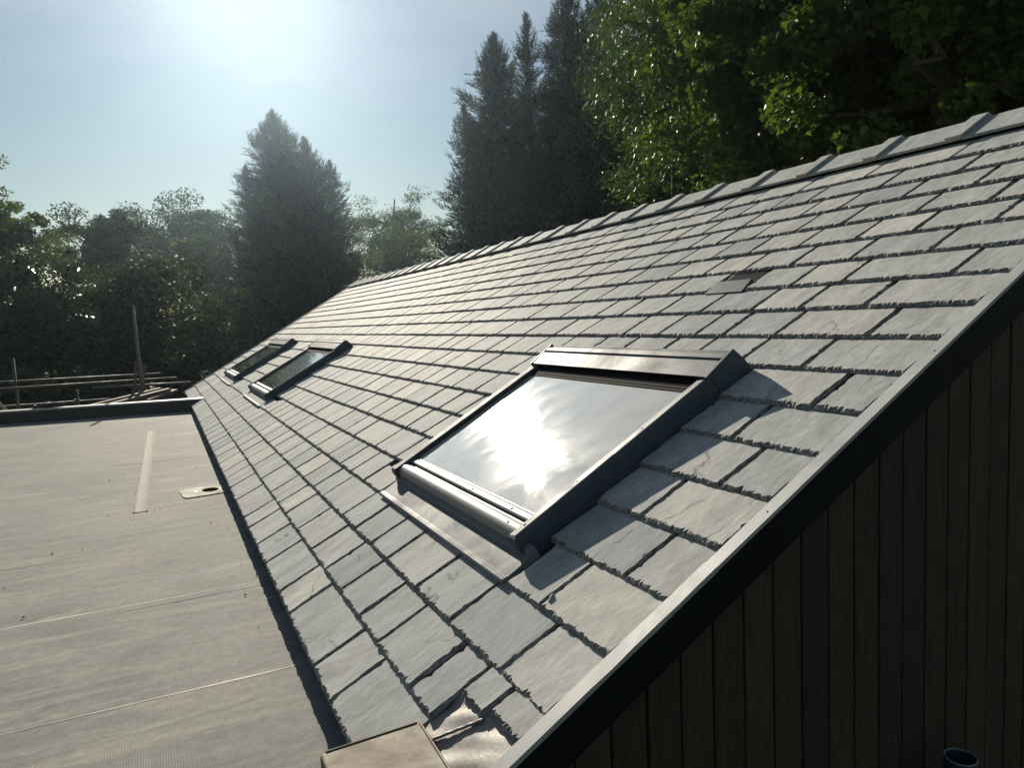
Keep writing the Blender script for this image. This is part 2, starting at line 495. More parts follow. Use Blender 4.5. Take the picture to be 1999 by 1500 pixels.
W1 = dict(s=0.750, y=0.665, w=1.385, l=1.09)
W2 = dict(s=0.745, y=6.82, w=1.60, l=1.07)
W3 = dict(s=0.745, y=10.45, w=1.75, l=1.07)
WINS = [W1, W2, W3]

JOINTS = {
 0: [.33, .75, 1.011, 1.515, 1.783, 2.219, 2.566, 2.93, 3.19, 3.70, 4.145, 4.507],
 1: [.020, .19, .335, .513, .847, 1.094, 1.38, 1.663, 1.98, 2.365, 2.737, 3.002, 3.341, 3.80, 4.33],
 2: [.020, .276, .653, .981, 1.34, 1.58, 1.85, 2.114, 2.592, 2.857, 3.17, 3.478],
 3: [.020, .388, .615, 1.0, 1.5, 2.03, 2.376, 2.66, 2.927, 3.28],
 4: [.020, .221, .66, 1.1, 1.6, 2.07, 2.38, 2.794, 3.309],
 5: [.020, .386, .66], 6: [.020, .238, .66], 7: [.020, .38, .66], 8: [.020, .215, .66], 9: [.020, .419, .74, 1.05, 1.30, 1.62, 1.9, 2.25],
 10: [.020, .30, .72, 1.016, 1.194, 1.463, 1.765, 2.211, 2.497, 2.919, 3.366, 3.889],
 11: [.020, .45, .76, 1.03, 1.368, 1.698, 2.05, 2.316, 2.738, 3.208, 3.822],
 12: [.020, .236, .701, .973, 1.26, 1.53, 1.854, 2.153, 2.587, 2.949, 3.372, 3.689],
 13: [.020, .441, .809, 1.142, 1.45, 1.759, 2.078, 2.505, 2.79, 3.199, 3.576, 4.0],
 14: [.020, .30, .64, .927, 1.258, 1.60], 15: [.020, .431, .754, 1.14, 1.435, 1.75],
 16: [.020, .26, .604, .95, 1.318, 1.579], 17: [.020, .41, .786, 1.209, 1.684], 18: [.020, .50, .949, 1.441, 1.921]}
T = 0.0145                     # slate thickness

def slate_geom(s0, y0, y1, length, dt, ds, var, lip=1.0):
    """one riven slate: flat face, chipped (dressed) tail and sides; coordinates up-slope, along, out"""
    gap = 0.0036 + 0.0055 * random.random()
    gap2 = 0.0036 + 0.0055 * random.random()
    y0 += gap; y1 -= gap2
    w = y1 - y0
    skew0, skew1 = random.uniform(-.005, .005), random.uniform(-.005, .005)
    nt_ = max(3, int(w / dt)); ns = max(2, int(min(length, G + .05) / ds))
    pts = []          # perimeter s,y, outward normal, kind
    smax = min(length, G + .05)
    for i in range(ns):
        a = smax * (1 - i / ns)
        pts.append((s0 + a, y0 + skew0 * a / G, (0, -1), 0))
    for i in range(nt_ + 1):
        pts.append((s0, y0 + w * i / nt_, (-1, 0), 1))
    for i in range(ns):
        a = smax * (i + 1) / ns
        pts.append((s0 + a, y1 + skew1 * a / G, (0, 1), 0))
    n = len(pts)
    # chipped band width, in runs so that flakes read as flakes
    ins = np.zeros(n); hmid = np.zeros(n); wob = np.zeros(n)
    ph = [random.uniform(0, 6.28) for _ in range(6)]
    acc = 0.0
    for i, p in enumerate(pts):
        acc = .35 * acc + random.gauss(0, .62)
        lowf = math.sin(i * .31 + ph[0]) * .5 + math.sin(i * .83 + ph[1]) * .35
        m_ = (.0120 + .0045 * lowf + .0042 * acc) if p[3] else (.0068 + .0028 * lowf + .0026 * acc)
        if random.random() < (.05 if p[3] else .02): m_ += random.uniform(.004, .014)      # a longer splinter
        ins[i] = max(.0012, m_) * lip
        hmid[i] = min(.93, max(.1, .5 + .2 * acc + random.uniform(-.25, .25)))
        wob[i] = .0012 * math.sin(i * .5 + ph[2]) + random.gauss(0, .0011 if p[3] else .0009)
    if random.random() < .10:                                # now and then a knocked corner
        c0 = ns if random.random() < .5 else ns + nt_
        for j in range(-3, 4):
            if 0 <= c0 + j < n: ins[c0 + j] += .012 * (1 - abs(j) / 4)
    tilt = T / G
    ry, rs = random.gauss(0, .0018), random.gauss(0, .0008)
    yc = (y0 + y1) / 2
    def surf(s, y, k):                    # k: 1 = top face, 0 = underside
        th = (T - .0012)
        return -tilt * (s - s0) + k * th + ry * (y - yc) + rs + 0.0006
    top, mid, bot = [], [], []
    for i, (s, y, nn, kd) in enumerate(pts):
        si, yi = s - nn[0] * ins[i], y - nn[1] * ins[i]
        # corners are pulled in both ways
        yi = min(max(yi, y0 + .003), y1 - .003) if not kd else min(max(yi, y0 + ins[i] * .8), y1 - ins[i] * .8)
        if not kd: si = max(si, s0 + ins[i])
        so, yo = s + nn[0] * wob[i], y + nn[1] * wob[i]
        top.append((si, yi, surf(si, yi, 1)))
        sm, ym = (si * .45 + so * .55), (yi * .45 + yo * .55)
        mid.append((sm + random.gauss(0, .001), ym + random.gauss(0, .001), surf(sm, ym, hmid[i])))
        bot.append((so, yo, surf(so, yo, 0.0)))
    v = top + mid + bot
    f = [tuple(range(n))]
    for i in range(n - 1):
        for a, b_ in ((0, n), (n, 2 * n)):
            f.append((a + i, b_ + i, b_ + i + 1)); f.append((a + i, b_ + i + 1, a + i + 1))
    # head strip running under the course above
    h0 = len(v)
    e = s0 + length
    v += [(e, y0, surf(e, y0, 1)), (e, y1, surf(e, y1, 1))]
    f.append((0, n - 1, h0 + 1, h0))
    return v, f

slates = []
for k in range(NC):
    s0 = k * G
    ys = list(JOINTS[k])
    yend = yfar(s0 + .1)
    last = ys[-1]
    lim = {0: .32, }.get(k, None)
    rr = random.Random(100 + k)
    while last < yend - .62:
        last += rr.choice([.26, .29, .31, .34, .36, .40, .44]) + rr.uniform(-.015, .015)
        ys.append(last)
    ys.append(yend - .015)
    for y0, y1 in zip(ys[:-1], ys[1:]):
        segs = [(y0, y1)]
        for w in WINS:
            a, b_ = w['y'] - .015, w['y'] + w['w'] + .015
            lo_s = w['s'] - .115
            if s0 + .06 > lo_s and s0 < w['s'] + w['l'] - .02:
                out = []
                for (p, q) in segs:
                    if q <= a or p >= b_: out.append((p, q)); continue
                    if p < a - .04: out.append((p, a))
                    if q > b_ + .04: out.append((b_, q))
                segs = out
        if k == 12 and abs(y0 - 1.26) < .01: segs = []      # the vent sits here
        for (p, q) in segs:
            if q - p < .05: continue
            start = s0
            if k == 1 and q < .2: start = .335
            elif k == 1 and q < .34: start = .315
            elif k == 18 or k == 17: pass
            slates.append((k, start, p, q))

# rank by size in the picture; the 300 largest become single parts, the rest one joined part
def shown_area(s):
    k, s0, y0, y1 = s
    L = [(s0, y0), (s0, y1), (s0 + G, y1), (s0 + G, y0)]
    P = np.array([(a * CT, b_, a * ST) for a, b_ in L])
    q, z = project(P)
    if z.min() < .05: return 0
    q[:, 0] = q[:, 0].clip(0, 1999); q[:, 1] = q[:, 1].clip(0, 1500)
    x, y = q[:, 0], q[:, 1]
    return .5 * abs(np.dot(x, np.roll(y, 1)) - np.dot(y, np.roll(x, 1)))
order = sorted(range(len(slates)), key=lambda i: -shown_area(slates[i]))
single = set(order[:300])
vf, ff, af, mf = [], [], [], []
for i, (k, s0, y0, y1) in enumerate(slates):
    var = min(1, max(0, random.gauss(.5, .27)))
    length = min(.50, S_RIDGE - .02 - s0)
    for w in WINS:                       # shorter where a window stands above
        if y1 > w['y'] - .02 and y0 < w['y'] + w['w'] + .02 and s0 < w['s'] and s0 + length > w['s'] - .02:
            length = max(.16, w['s'] - .03 - s0)
    near = y0 < 5.5
    v, f = slate_geom(s0, y0, y1, length, .0075 if y0 < 3 else .011 if near else .03, .012 if y0 < 3 else .02 if near else .06, var)
    if i in single:
        yc = (y0 + y1) / 2
        o = mesh_obj('slate', [(a - s0, b_ - yc, c) for a, b_, c in v], f, M['slate'], roof_o, False, [var] * len(v), (s0, yc, 0))
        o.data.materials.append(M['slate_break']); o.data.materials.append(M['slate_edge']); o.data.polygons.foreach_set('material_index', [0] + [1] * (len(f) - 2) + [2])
    else:
        n = len(vf); vf += v; ff += [tuple(j + n for j in q) for q in f]; af += [var] * len(v); mf += [0] + [1] * (len(f) - 2) + [2]
o = mesh_obj('slate_field', vf, ff, M['slate'], roof_o, False, af)
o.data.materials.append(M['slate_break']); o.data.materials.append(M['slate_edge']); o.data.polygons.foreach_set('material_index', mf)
tag(o, kind='stuff')

# slate vent let into the twelfth course
v_s, v_y0, v_y1 = 12 * G, 1.262, 1.527
vent = MB()
vent.hexa([(v_s - .012, v_y0, 0), (v_s + .085, v_y0, -.004), (v_s + .085, v_y1, -.004), (v_s - .012, v_y1, 0)],
          [(v_s - .012, v_y0, .009), (v_s + .085, v_y0 + .008, .024), (v_s + .085, v_y1 - .008, .024), (v_s - .012, v_y1, .009)])
vo_ = vent.build('vent_cowl', M['cover'], roof_o, bevel=.003)
MB().box(v_s + .085, v_s + .30, v_y0, v_y1, -.016, -.004).build('vent_tray', M['dark'], roof_o)
vg = MB()
for j in range(9):
    a = v_y0 + .02 + j * .0265
    vg.box(v_s + .10, v_s + .29, a, a + .006, -.004, -.001)
vg.build('vent_grille', M['flap'], roof_o)
# a splinter of slate left lying on the slope
chip = MB().hexa([(0, 0, 0), (.035, .006, 0), (.03, .016, 0), (.004, .012, 0)], [(.004, .003, .007), (.032, .006, .010), (.028, .013, .009), (.006, .010, .006)])
ch = chip.build('slate_chip', M['slate'])
ch.matrix_world = Matrix.Translation(ROOF_M @ Vector((.66, .355, .012))) @ ROOF_M @ Matrix.Rotation(R(25), 4, 'Z')
tag(ch, 'small splinter of slate lying loose on the slope below the large roof window', 'slate chip')

# ---- ridge
apex = ROOF_M @ Vector((S_RIDGE, 0, 0))
ridge_core = MB().prism([(apex.x - .16, apex.z - .10), (apex.x, apex.z + .012), (apex.x + .16, apex.z - .10)], .03, yfar(S_RIDGE) - .03, 'y')
ridge_o = ridge_core.build('ridge', M['underlay'], house, loc=(0, 0, -GZ))
def vee(s_lo, h0, h1):
    """cross-section of an angled ridge piece, near leg then far leg"""
    a = ROOF_M @ Vector((s_lo, 0, h0)); b_ = ROOF_M @ Vector((s_lo, 0, h1))
    t0 = apex.z + h0 / CT; t1 = apex.z + h1 / CT
    X = apex.x
    return [(a.x, a.z), (X, t0), (2 * X - a.x, a.z), (2 * X - b_.x, b_.z), (X, t1), (b_.x, b_.z)]
y = .02
i = 0
while y < yfar(S_RIDGE) - .1:
    y2 = min(y + .5, yfar(S_RIDGE) - .01)
    dj = random.uniform(-.0015, .0015)
    mb = MB()
    p1 = vee(4.02, .018 + dj, .034 + dj); p2 = vee(4.004, .0365 + dj, .052 + dj)
    for p, a0, a1 in ((p1, y + .004, y2 - .001), (p2, y - .012 if i else y, y + .075)):
        n = len(p)
        vv = [(q[0], a0, q[1]) for q in p] + [(q[0], a1, q[1]) for q in p]
        mb.add(vv, [(0, 1, n + 1, n), (1, 2, n + 2, n + 1), (3, 4, n + 4, n + 3), (4, 5, n + 5, n + 4), (5, 0, n, n + 5), (2, 3, n + 3, n + 2),
                    (0, 5, 4, 1), (1, 4, 3, 2), (n, n + 1, n + 4, n + 5), (n + 1, n + 2, n + 3, n + 4)])
    ro = mb.build('ridge_tile', M['slate'], ridge_o)
    a = ro.data.attributes.new('var', 'FLOAT', 'POINT'); a.data.foreach_set('value', [random.uniform(.3, .7)] * len(ro.data.vertices))
    y = y2; i += 1

# ---- far slope and walls below
bs = MB()
xe = 2 * apex.x
bs.add([(apex.x, .03, apex.z - .03), (xe, .03, -.03), (xe, yfar(0), -.03), (apex.x, yfar(S_RIDGE), apex.z - .03),
        (apex.x, .03, apex.z - .09), (xe, .03, -.09), (xe, yfar(0), -.09), (apex.x, yfar(S_RIDGE), apex.z - .09)],
       [(0, 1, 2, 3), (7, 6, 5, 4), (0, 4, 5, 1), (1, 5, 6, 2), (2, 6, 7, 3)])
bs.build('back_slope', M['slate'], house, loc=(0, 0, -GZ))
wl_ = MB()
wl_.add([(.22, .075, GZ), (xe - .1, .075, GZ), (xe - .1, .075, .0), (apex.x, .075, apex.z - .12), (.22, .075, .02),
         (.22, 13.7, GZ), (xe - .1, 13.7, GZ), (xe - .1, 13.7, .0), (apex.x, 13.7, apex.z - .12), (.22, 13.7, .02)],
        [(0, 1, 2, 3, 4), (9, 8, 7, 6, 5), (0, 5, 6, 1), (1, 6, 7, 2), (0, 4, 9, 5), (2, 7, 8, 3), (3, 8, 9, 4)])
wall_o = wl_.build('gable_wall', M['wallcore'], house, loc=(0, 0, -GZ))
x = .225
while x < 4.6:
    wd = .1095
    x2 = x + wd - .007
    z = lambda q: (min(q, 2 * apex.x - q)) * math.tan(TH) - .07
    d = random.uniform(-.0012, .0012)
    MB().hexa([(x, .028 + d, GZ + .05), (x2, .028 + d, GZ + .05), (x2, .074, GZ + .05), (x, .074, GZ + .05)],
              [(x, .028 + d, z(x)), (x2, .028 + d, z(x2)), (x2, .074, z(x2)), (x, .074, z(x))]).build('cladding_board', M['board'], wall_o, bevel=.003)
    x += wd
# verge: a folded metal trim in two lengths, dark barge board under it
def roofpart(mb, name, mat, bevel=0, smooth=False):
    o = mb.build(name, mat, house, smooth, bevel=bevel); o.matrix_local = HZ @ ROOF_M; return o
def trim(s0, s1, dz):
    p = [(-.026, .010), (-.026, .021 + dz), (.020, .018 + dz), (.022, .0145 + dz), (-.020, .016 + dz), (-.022, .010)]
    return MB().prism(p, s0, s1, 'x')
def trim_lo():
    m = MB()
    n = 14
    prev = None
    for i in range(n + 1):                        # the lower length is a little dented
        s = -.06 + (.985 + .06) * i / n
        w = .0012 * math.sin(i * 1.9) if 8 < i < 13 else 0
        row = [(s, -.029 - w, .011), (s, -.028 + w, .0235 - abs(w)), (s, .020, .0205), (s, .022, .016), (s, -.022, .0185), (s, -.026, .011)]
        b0 = len(m.v); m.v += row
        if prev is not None:
            for j in range(6): m.f.append((prev + j, prev + (j + 1) % 6, b0 + (j + 1) % 6, b0 + j))
        prev = b0
    m.f.append((0, 1, 2, 3, 4, 5)); m.f.append(tuple(prev + j for j in (5, 4, 3, 2, 1, 0)))
    return m
roofpart(trim_lo(), 'verge_trim', M['verge'])
up_ = roofpart(trim(.972, S_RIDGE + .01, 0), 'verge_trim', M['verge'])
for k in range(4):
    a = 1.2 + k * .80 + random.uniform(-.03, .03)
    MB().tube([(a, -.004, .017), (a, -.004, .0215)], .0022, 8).build('screw', M['dark'], up_)
roofpart(MB().box(-.08, S_RIDGE - .09, -.021, .012, -.100, .012), 'barge_board', M['fascia'])
fv = MB()
fv.hexa([(-.03, yfar(0) - .03, -.05), (S_RIDGE, yfar(S_RIDGE) - .03, -.05), (S_RIDGE, yfar(S_RIDGE) + .01, -.05), (-.03, yfar(0) + .01, -.05)],
        [(-.03, yfar(0) - .03, .022), (S_RIDGE, yfar(S_RIDGE) - .03, .022), (S_RIDGE, yfar(S_RIDGE) + .01, .022), (-.03, yfar(0) + .01, .022)])
roofpart(fv, 'verge_trim', M['verge'])
# eaves board under the lowest slates
MB().box(.06, .085, .1, 13.8, -.115, -.005).build('eaves_board', M['fascia'], house, loc=(0, 0, -GZ))

# lead sheet dressed over the bottom corner, with a welted seam
def lead():
    n, m_ = 26, 22
    v, f = [], []
    nz = np.random.default_rng(3)
    ph = nz.uniform(0, 6.28, 12)
    for i in range(n):
        for j in range(m_):
            s = -.02 + .372 * i / (n - 1); yy = .0 + .345 * j / (m_ - 1)
            h = -.005 + .0028 * math.sin(s * 37 + ph[0] + yy * 11) * math.sin(yy * 29 + ph[1]) + .0016 * math.sin(s * 71 + yy * 53 + ph[2])
            if s < .09: h -= (.09 - s) * .25
            if yy < .05: h += .004 * (1 - yy / .05)
            v.append((s, yy, h))
    for i in range(n - 1):
        for j in range(m_ - 1): f.append((i * m_ + j, (i + 1) * m_ + j, (i + 1) * m_ + j + 1, i * m_ + j + 1))
    o = mesh_obj('lead_flashing', v, f, M['lead'], house, True)
    o.matrix_local = HZ @ ROOF_M
    mb = MB()
    pts, rad = [], []
    for i in range(40):
        t = i / 39
        s, yy = .165 + .150 * t, .285 - .095 * t
        pts.append((s, yy, .0005 + .0005 * math.sin(i * .9))); rad.append(.0042)
    sm = mb.tube(pts, rad, 8).build('welted_seam', M['lead'], o, True)
    return o
lead()

# ------------------------------------------------------------------ flat roof
FZ = -0.09
flat = empty('flat_roof', (-3, 5, FZ))
tag(flat, 'flat grey membrane roof with a low wall at its far edge', 'flat roof')
FLM = (3, -5, -FZ)
MB().box(-7.5, .058, -.35, 12.6, FZ - .25, FZ - .02).build('deck', M['brick'], flat, loc=FLM)
MB().box(-7.4, -.02, -.28, 12.5, GZ - FZ + FZ, FZ - .25).build('wall', M['brick'], flat, loc=FLM)
seams = [-.35, .25, 1.24, 2.25, 3.27, 4.32, 5.35, 6.4, 7.45, 8.5, 9.55, 10.6, 11.7]
for i in range(len(seams) - 1):
    a, b_ = seams[i] - .02, seams[i + 1] + .05
    nx, ny = 90, 14
    v, f = [], []
    ph = rng.uniform(0, 6.28, 8)
    for p in range(nx):
        for q in range(ny):
            X = -7.5 + 7.555 * p / (nx - 1); t = q / (ny - 1)
            Y = a + (b_ - a) * t - .012 * (X + 3) + .006 * math.sin(X * 2.3 + ph[0])
            lipz = .0005 * max(0, 1 - (1 - t) * (b_ - a) / .05) ** 2
            Z = FZ + .0020 + .0012 * t + lipz * (1 + .6 * math.sin(X * 3.1 + ph[1]) * math.sin(X * 1.3 + ph[2]))
            Z += .0016 * math.sin(X * 1.7 + ph[3] + Y * 2.2) * math.sin(Y * 3.1 + ph[4]) + .0005 * math.sin(X * 4.7 + Y * 6 + ph[5])
            v.append((X, Y, Z + .004))
    for p in range(nx - 1):
        for q in range(ny - 1): f.append((p * ny + q, (p + 1) * ny + q, (p + 1) * ny + q + 1, p * ny + q + 1))
    so_ = mesh_obj('membrane_sheet', v, f, M['membrane'], flat, True, loc=FLM)
    if i < 9:
        bv, bf = [], []
        for p in range(20, nx):
            x_, y_, z_ = v[p * ny + ny - 1]
            hw = .003 + .006 * max(0, math.sin(p * .21 + i * 2.3)) * (.6 + .4 * math.sin(p * .9))
            bv += [(x_, y_ - hw, z_ + .0009), (x_, y_ + hw * .6, z_ + .0009)]
        for p in range(len(bv) // 2 - 1): bf.append((2 * p, 2 * p + 2, 2 * p + 3, 2 * p + 1))
        mesh_obj('seam_glint', bv, bf, M['seam_light'], so_)  # flat pale ribbon standing in for sunlight caught on the sheet edge
# low wall at the far edge
pa, pb = Vector((-7.6, 12.52, 0)), Vector((.20, 10.86, 0))
du = (pb - pa).normalized(); dn = Vector((-du.y, du.x, 0))
def along(mb, off0, off1, z0, z1, p=pa, q=pb):
    c = [p + dn * off0, q + dn * off0, q + dn * off1, p + dn * off1]
    return mb.hexa([(k.x, k.y, z0) for k in c], [(k.x, k.y, z1) for k in c])
along(MB(), 0, .16, FZ - .05, .085).build('parapet', M['dark'], flat, loc=FLM)
along(MB(), -.018, .185, .087, .112).build('parapet_capping', M['verge'], flat, loc=FLM, bevel=.004)
# outlet plate
dc = Vector((-.165, 4.62, FZ + .0085))
pl = []
n = 28
mbp = MB()
sq = []
for k in range(n):
    t = 2 * math.pi * k / n
    c_, s_ = math.cos(t), math.sin(t)
    r_ = min(.155 / max(abs(c_), 1e-6), .17 / max(abs(s_), 1e-6))
    sq.append((c_ * r_ if abs(c_ * r_) <= .155 else math.copysign(.155, c_), s_ * r_))
ringin = [(.055 + .062 * math.cos(2 * math.pi * k / n), .075 * math.sin(2 * math.pi * k / n)) for k in range(n)]
v = [(p[0], p[1], .003) for p in sq] + [(p[0], p[1], .004) for p in ringin] + [(p[0], p[1], -.02) for p in ringin]
f = [(k, (k + 1) % n, n + (k + 1) % n, n + k) for k in range(n)] + [(n + k, n + (k + 1) % n, 2 * n + (k + 1) % n, 2 * n + k) for k in range(n)]
drain = mesh_obj('outlet_plate', v, f, M['steel'], flat)
drain.location = Vector(FLM) + dc; drain.rotation_euler.z = R(6)
hole = mesh_obj('outlet_hole', [(p[0], p[1], .0005) for p in ringin], [tuple(range(n))], M['void'], flat)
hole.location = Vector(FLM) + dc; hole.rotation_euler.z = R(6)
MB().tube([(-.05, .0, .001), (-.05, .0, .0055)], .012, 10).build('plate_screw', M['dark'], flat).location = Vector(FLM) + dc
# shallow brown trough strip
tz = FZ + .0105
P0, P1 = Vector((-.590, 4.19, tz)), Vector((-.556, 8.85, tz))
tv, tf = [], []
for i in range(40):
    t = i / 39
    c_ = P0.lerp(P1, t)
    for k, (o_, hh) in enumerate(((-.046, -.004), (-.040, .003), (-.033, .0), (.033, .0), (.040, .003), (.046, -.004))):
        tv.append((c_.x + o_, c_.y, c_.z + hh + .0006 * math.sin(i * 1.3 + k)))
for i in range(39):
    for k in range(5): tf.append((i * 6 + k, i * 6 + k + 1, (i + 1) * 6 + k + 1, (i + 1) * 6 + k))
M['trough'] = mat_plain('rusty_strip', (.15, .115, .07), 0.9, var=.5, scale=9)
M['strip'] = mat_plain('strip_felt', (.205, .20, .18), 0.9, var=.3, scale=30)
cs_ = mesh_obj('cover_strip', tv, tf, M['strip'], flat, True, loc=FLM)
for sd in (-1, 1):
    rv, rf = [], []
    for i in range(40):
        c_ = P0.lerp(P1, i / 39)
        e_ = .0015 * math.sin(i * 2.7 + sd)
        rv += [(c_.x + sd * .034 + e_, c_.y, c_.z + .0042), (c_.x + sd * .045 + e_, c_.y, c_.z + .0042)]
    for i in range(39): rf.append((2 * i, 2 * i + 1, 2 * i + 3, 2 * i + 2))
    mesh_obj('rust_line', rv, rf, M['trough'], cs_)
# folded metal cap at the near corner
cap = MB()
cap.hexa([(-.112, -.30, -.09), (.136, -.30, -.09), (.152, .318, -.02), (-.110, .310, -.09)],
         [(-.112, -.30, .128), (.136, -.30, .128), (.152, .318, .122), (-.110, .310, .120)])
co = cap.build('corner_capping', M['bronze'], flat, loc=FLM, bevel=.006)
co['label'] = 'bronze coloured folded metal cap at the near corner'
MB().tube([(-.095, .31, .119), (.14, .3165, .121)], .0045, 8).build('folded_edge', M['bronze'], co)
MB().tube([(.147, .31, .1205), (.134, -.29, .127)], .0045, 8).build('folded_edge', M['bronze'], co)

def grit():
    g = np.random.default_rng(5)
    mb = MB()
    for i in range(90):
        x_, y_ = -2.6 * g.uniform() ** 1.3 - .02, g.uniform(.5, 8)
        r_ = g.uniform(.003, .011)
        a = g.uniform(0, 6.28)
        q = [(x_ + r_ * k * math.cos(a + j * 2.1), y_ + r_ * k * math.sin(a + j * 2.1), FZ + .011) for j, k in enumerate((1, .5, .9))]
        mb.add(q + [(x_, y_, FZ + .013 + r_ * .5)], [(0, 1, 3), (1, 2, 3), (2, 0, 3)])
    tag(mb.build('grit', M['slate_edge']), 'scattered dark grit and slate crumbs on the flat roof', 'grit', kind='stuff')
grit()

# ------------------------------------------------------------------ roof windows
def arc(cx, cz, r, a0, a1, n):
    return [(cx + r * math.cos(R(a0 + (a1 - a0) * i / n)), cz + r * math.sin(R(a0 + (a1 - a0) * i / n))) for i in range(n + 1)]

def roof_window(wd, label, glass='glass_dull'):
    w, l = wd['w'], wd['l']
    root = empty('roof_window')
    root.matrix_world = ROOF_M @ Matrix.Translation((wd['s'], wd['y'], 0))
    tag(root, label, 'roof window', 'roof windows in the slate slope')
    P = lambda mb, name, mat, **k: mb.build(name, mat, root, **k)
    P(MB().box(.02, l - .03, .022, w - .022, -.03, .040), 'frame', M['cover'])
    # flashing: apron below, gutters at the sides, tray above
    apr = MB()
    prof = [(-.128, .0145), (-.120, .0215), (-.108, .0205), (-.098, .0160), (-.02, .0165), (.0, .022), (.012, .038), (.03, .038), (.03, -.01), (-.10, -.005), (-.118, .0135)]
    apr.prism(prof, -.045, w - .02, 'y')
    P(apr, 'apron', M['flashing'])
    for y0, y1 in ((-.014, .022), (w - .022, w + .014)):
        P(MB().box(-.02, l, y0, y1, -.03, .003), 'side_gutter', M['cover'])
    P(MB().box(l - .03, l + .06, -.012, w + .012, -.03, .0025), 'top_tray', M['cover'])
    # ledge that stands out below the sill
    P(MB().prism([(-.012, .022), (-.018, .026), (-.016, .030), (.02, .034), (.03, .022)], .004, w - .012, 'y'), 'lower_ledge', M['flashing'])
    # sill: rounded nose, groove, flat sash rail
    nose = [(.004, .028)] + [(x_, z_) for x_, z_ in arc(.042, .038, .036, 200, 62, 18)] + [(.070, .062), (.074, .054), (.084, .053), (.086, .028)]
    P(MB().prism(nose, .030, w - .030, 'y'), 'sill', M['sill'], smooth=False)
    rail = [(.087, .040), (.088, .062), (.094, .065), (.112, .064), (.118, .061), (.120, .040)]
    P(MB().prism(rail, .040, w - .040, 'y'), 'sash_rail', M['sill'])
    P(MB().box(.1205, .126, .045, w - .045, .040, .0615), 'gasket', M['dark'])
    # glass
    P(MB().box(.127, l - .215, .055, w - .055, .050, .057), 'pane', M[glass])
    for yy in (.050, w - .055):
        P(MB().box(.10, l - .2, yy, yy + .005, .040, .064), 'gasket', M['dark'])
    # side covers, near one in two lengths
    def cover(y0, s0, s1, out, dz=0.0):
        top = .083 + dz
        wv_ = .052
        if out < 0:
            pr = [(y0, -.004), (y0 - .002, .050)] + arc(y0 + .014, top - .016, .016, 180, 95, 5) + [(y0 + wv_ - .004, top - .004), (y0 + wv_, top - .008), (y0 + wv_, .040)]
        else:
            pr = [(y0 - wv_, .040), (y0 - wv_, top - .008), (y0 - wv_ + .004, top - .004)] + arc(y0 - .014, top - .016, .016, 85, 0, 5) + [(y0 + .002, .050), (y0, -.004)]
        m_ = MB(); m_.prism(pr, s0, s1, 'x'); return m_
    P(cover(-.003, .005, .46, -1, .0015), 'side_cover', M['cover'])
    P(cover(-.003, .458, l - .13, -1), 'side_cover', M['cover'])
    P(cover(w + .003, .005, l - .13, 1), 'side_cover', M['cover'])
    # nose piece closing the near cover
    P(MB().prism([(-.006, .018), (-.012, .055), (-.006, .078), (.006, .0825), (.006, .018)], -.0035, .047, 'y'), 'end_cap', M['cover'], bevel=.003)
    P(MB().prism([(-.006, .018), (-.012, .055), (-.006, .078), (.006, .0825), (.006, .018)], w - .047, w + .0035, 'y'), 'end_cap', M['cover'], bevel=.003)
    # ventilation flap: dark, ribbed, under the hood
    vf_ = MB()
    for j in range(6):
        a = l - .214 + j * .017
        vf_.prism([(a, .040), (a, .060 + j * .0022), (a + .012, .0625 + j * .0022), (a + .016, .056 + j * .0022), (a + .016, .040)], .053, w - .053, 'y')
    P(vf_, 'ventilation_flap', M['flap'])
    # hood: visor over the flap, two stepped ribs, cheeks
    h = [(l - .150, .086), (l - .152, .091), (l - .060, .104), (l - .057, .098), (l - .048, .098), (l - .045, .106), (l - .018, .109), (l - .014, .103), (l - .006, .103),
         (l + .004, .108), (l + .028, .050), (l + .040, .0), (l - .10, .0), (l - .11, .080)]
    P(MB().prism(h, .006, w - .006, 'y'), 'hood', M['cover'], bevel=.002)
    ck = [(l - .156, .080), (l - .158, .094), (l + .008, .114), (l + .036, .050), (l + .046, -.004), (l - .13, -.004), (l - .13, .078)]
    P(MB().prism(ck, -.010, .004, 'y'), 'hood_cheek', M['cover'], bevel=.0015)
    P(MB().prism(ck, w - .004, w + .010, 'y'), 'hood_cheek', M['cover'], bevel=.0015)
    for (a, b_, z_) in ((.30, .030, .0825), (.62, .030, .081), (.06, .030, .084)):
        P(MB().tube([(a, b_, z_ - .004), (a, b_, z_ + .002)], .004, 8), 'screw', M['sill'])
    for t in (.16, .42, .80):
        P(MB().tube([(.103, w * t, .060), (.103, w * t, .0675)], .0055, 8), 'screw', M['sill'])
    P(MB().tube([(.045, .14, .070), (.045, .14, .0762)], .005, 8), 'screw', M['sill'])
    return root
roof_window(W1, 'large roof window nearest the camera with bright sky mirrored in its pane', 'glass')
roof_window(W2, 'middle of the three roof windows, dull pane, halfway down the slope')
roof_window(W3, 'farthest roof window, small against the far edge of the slates')

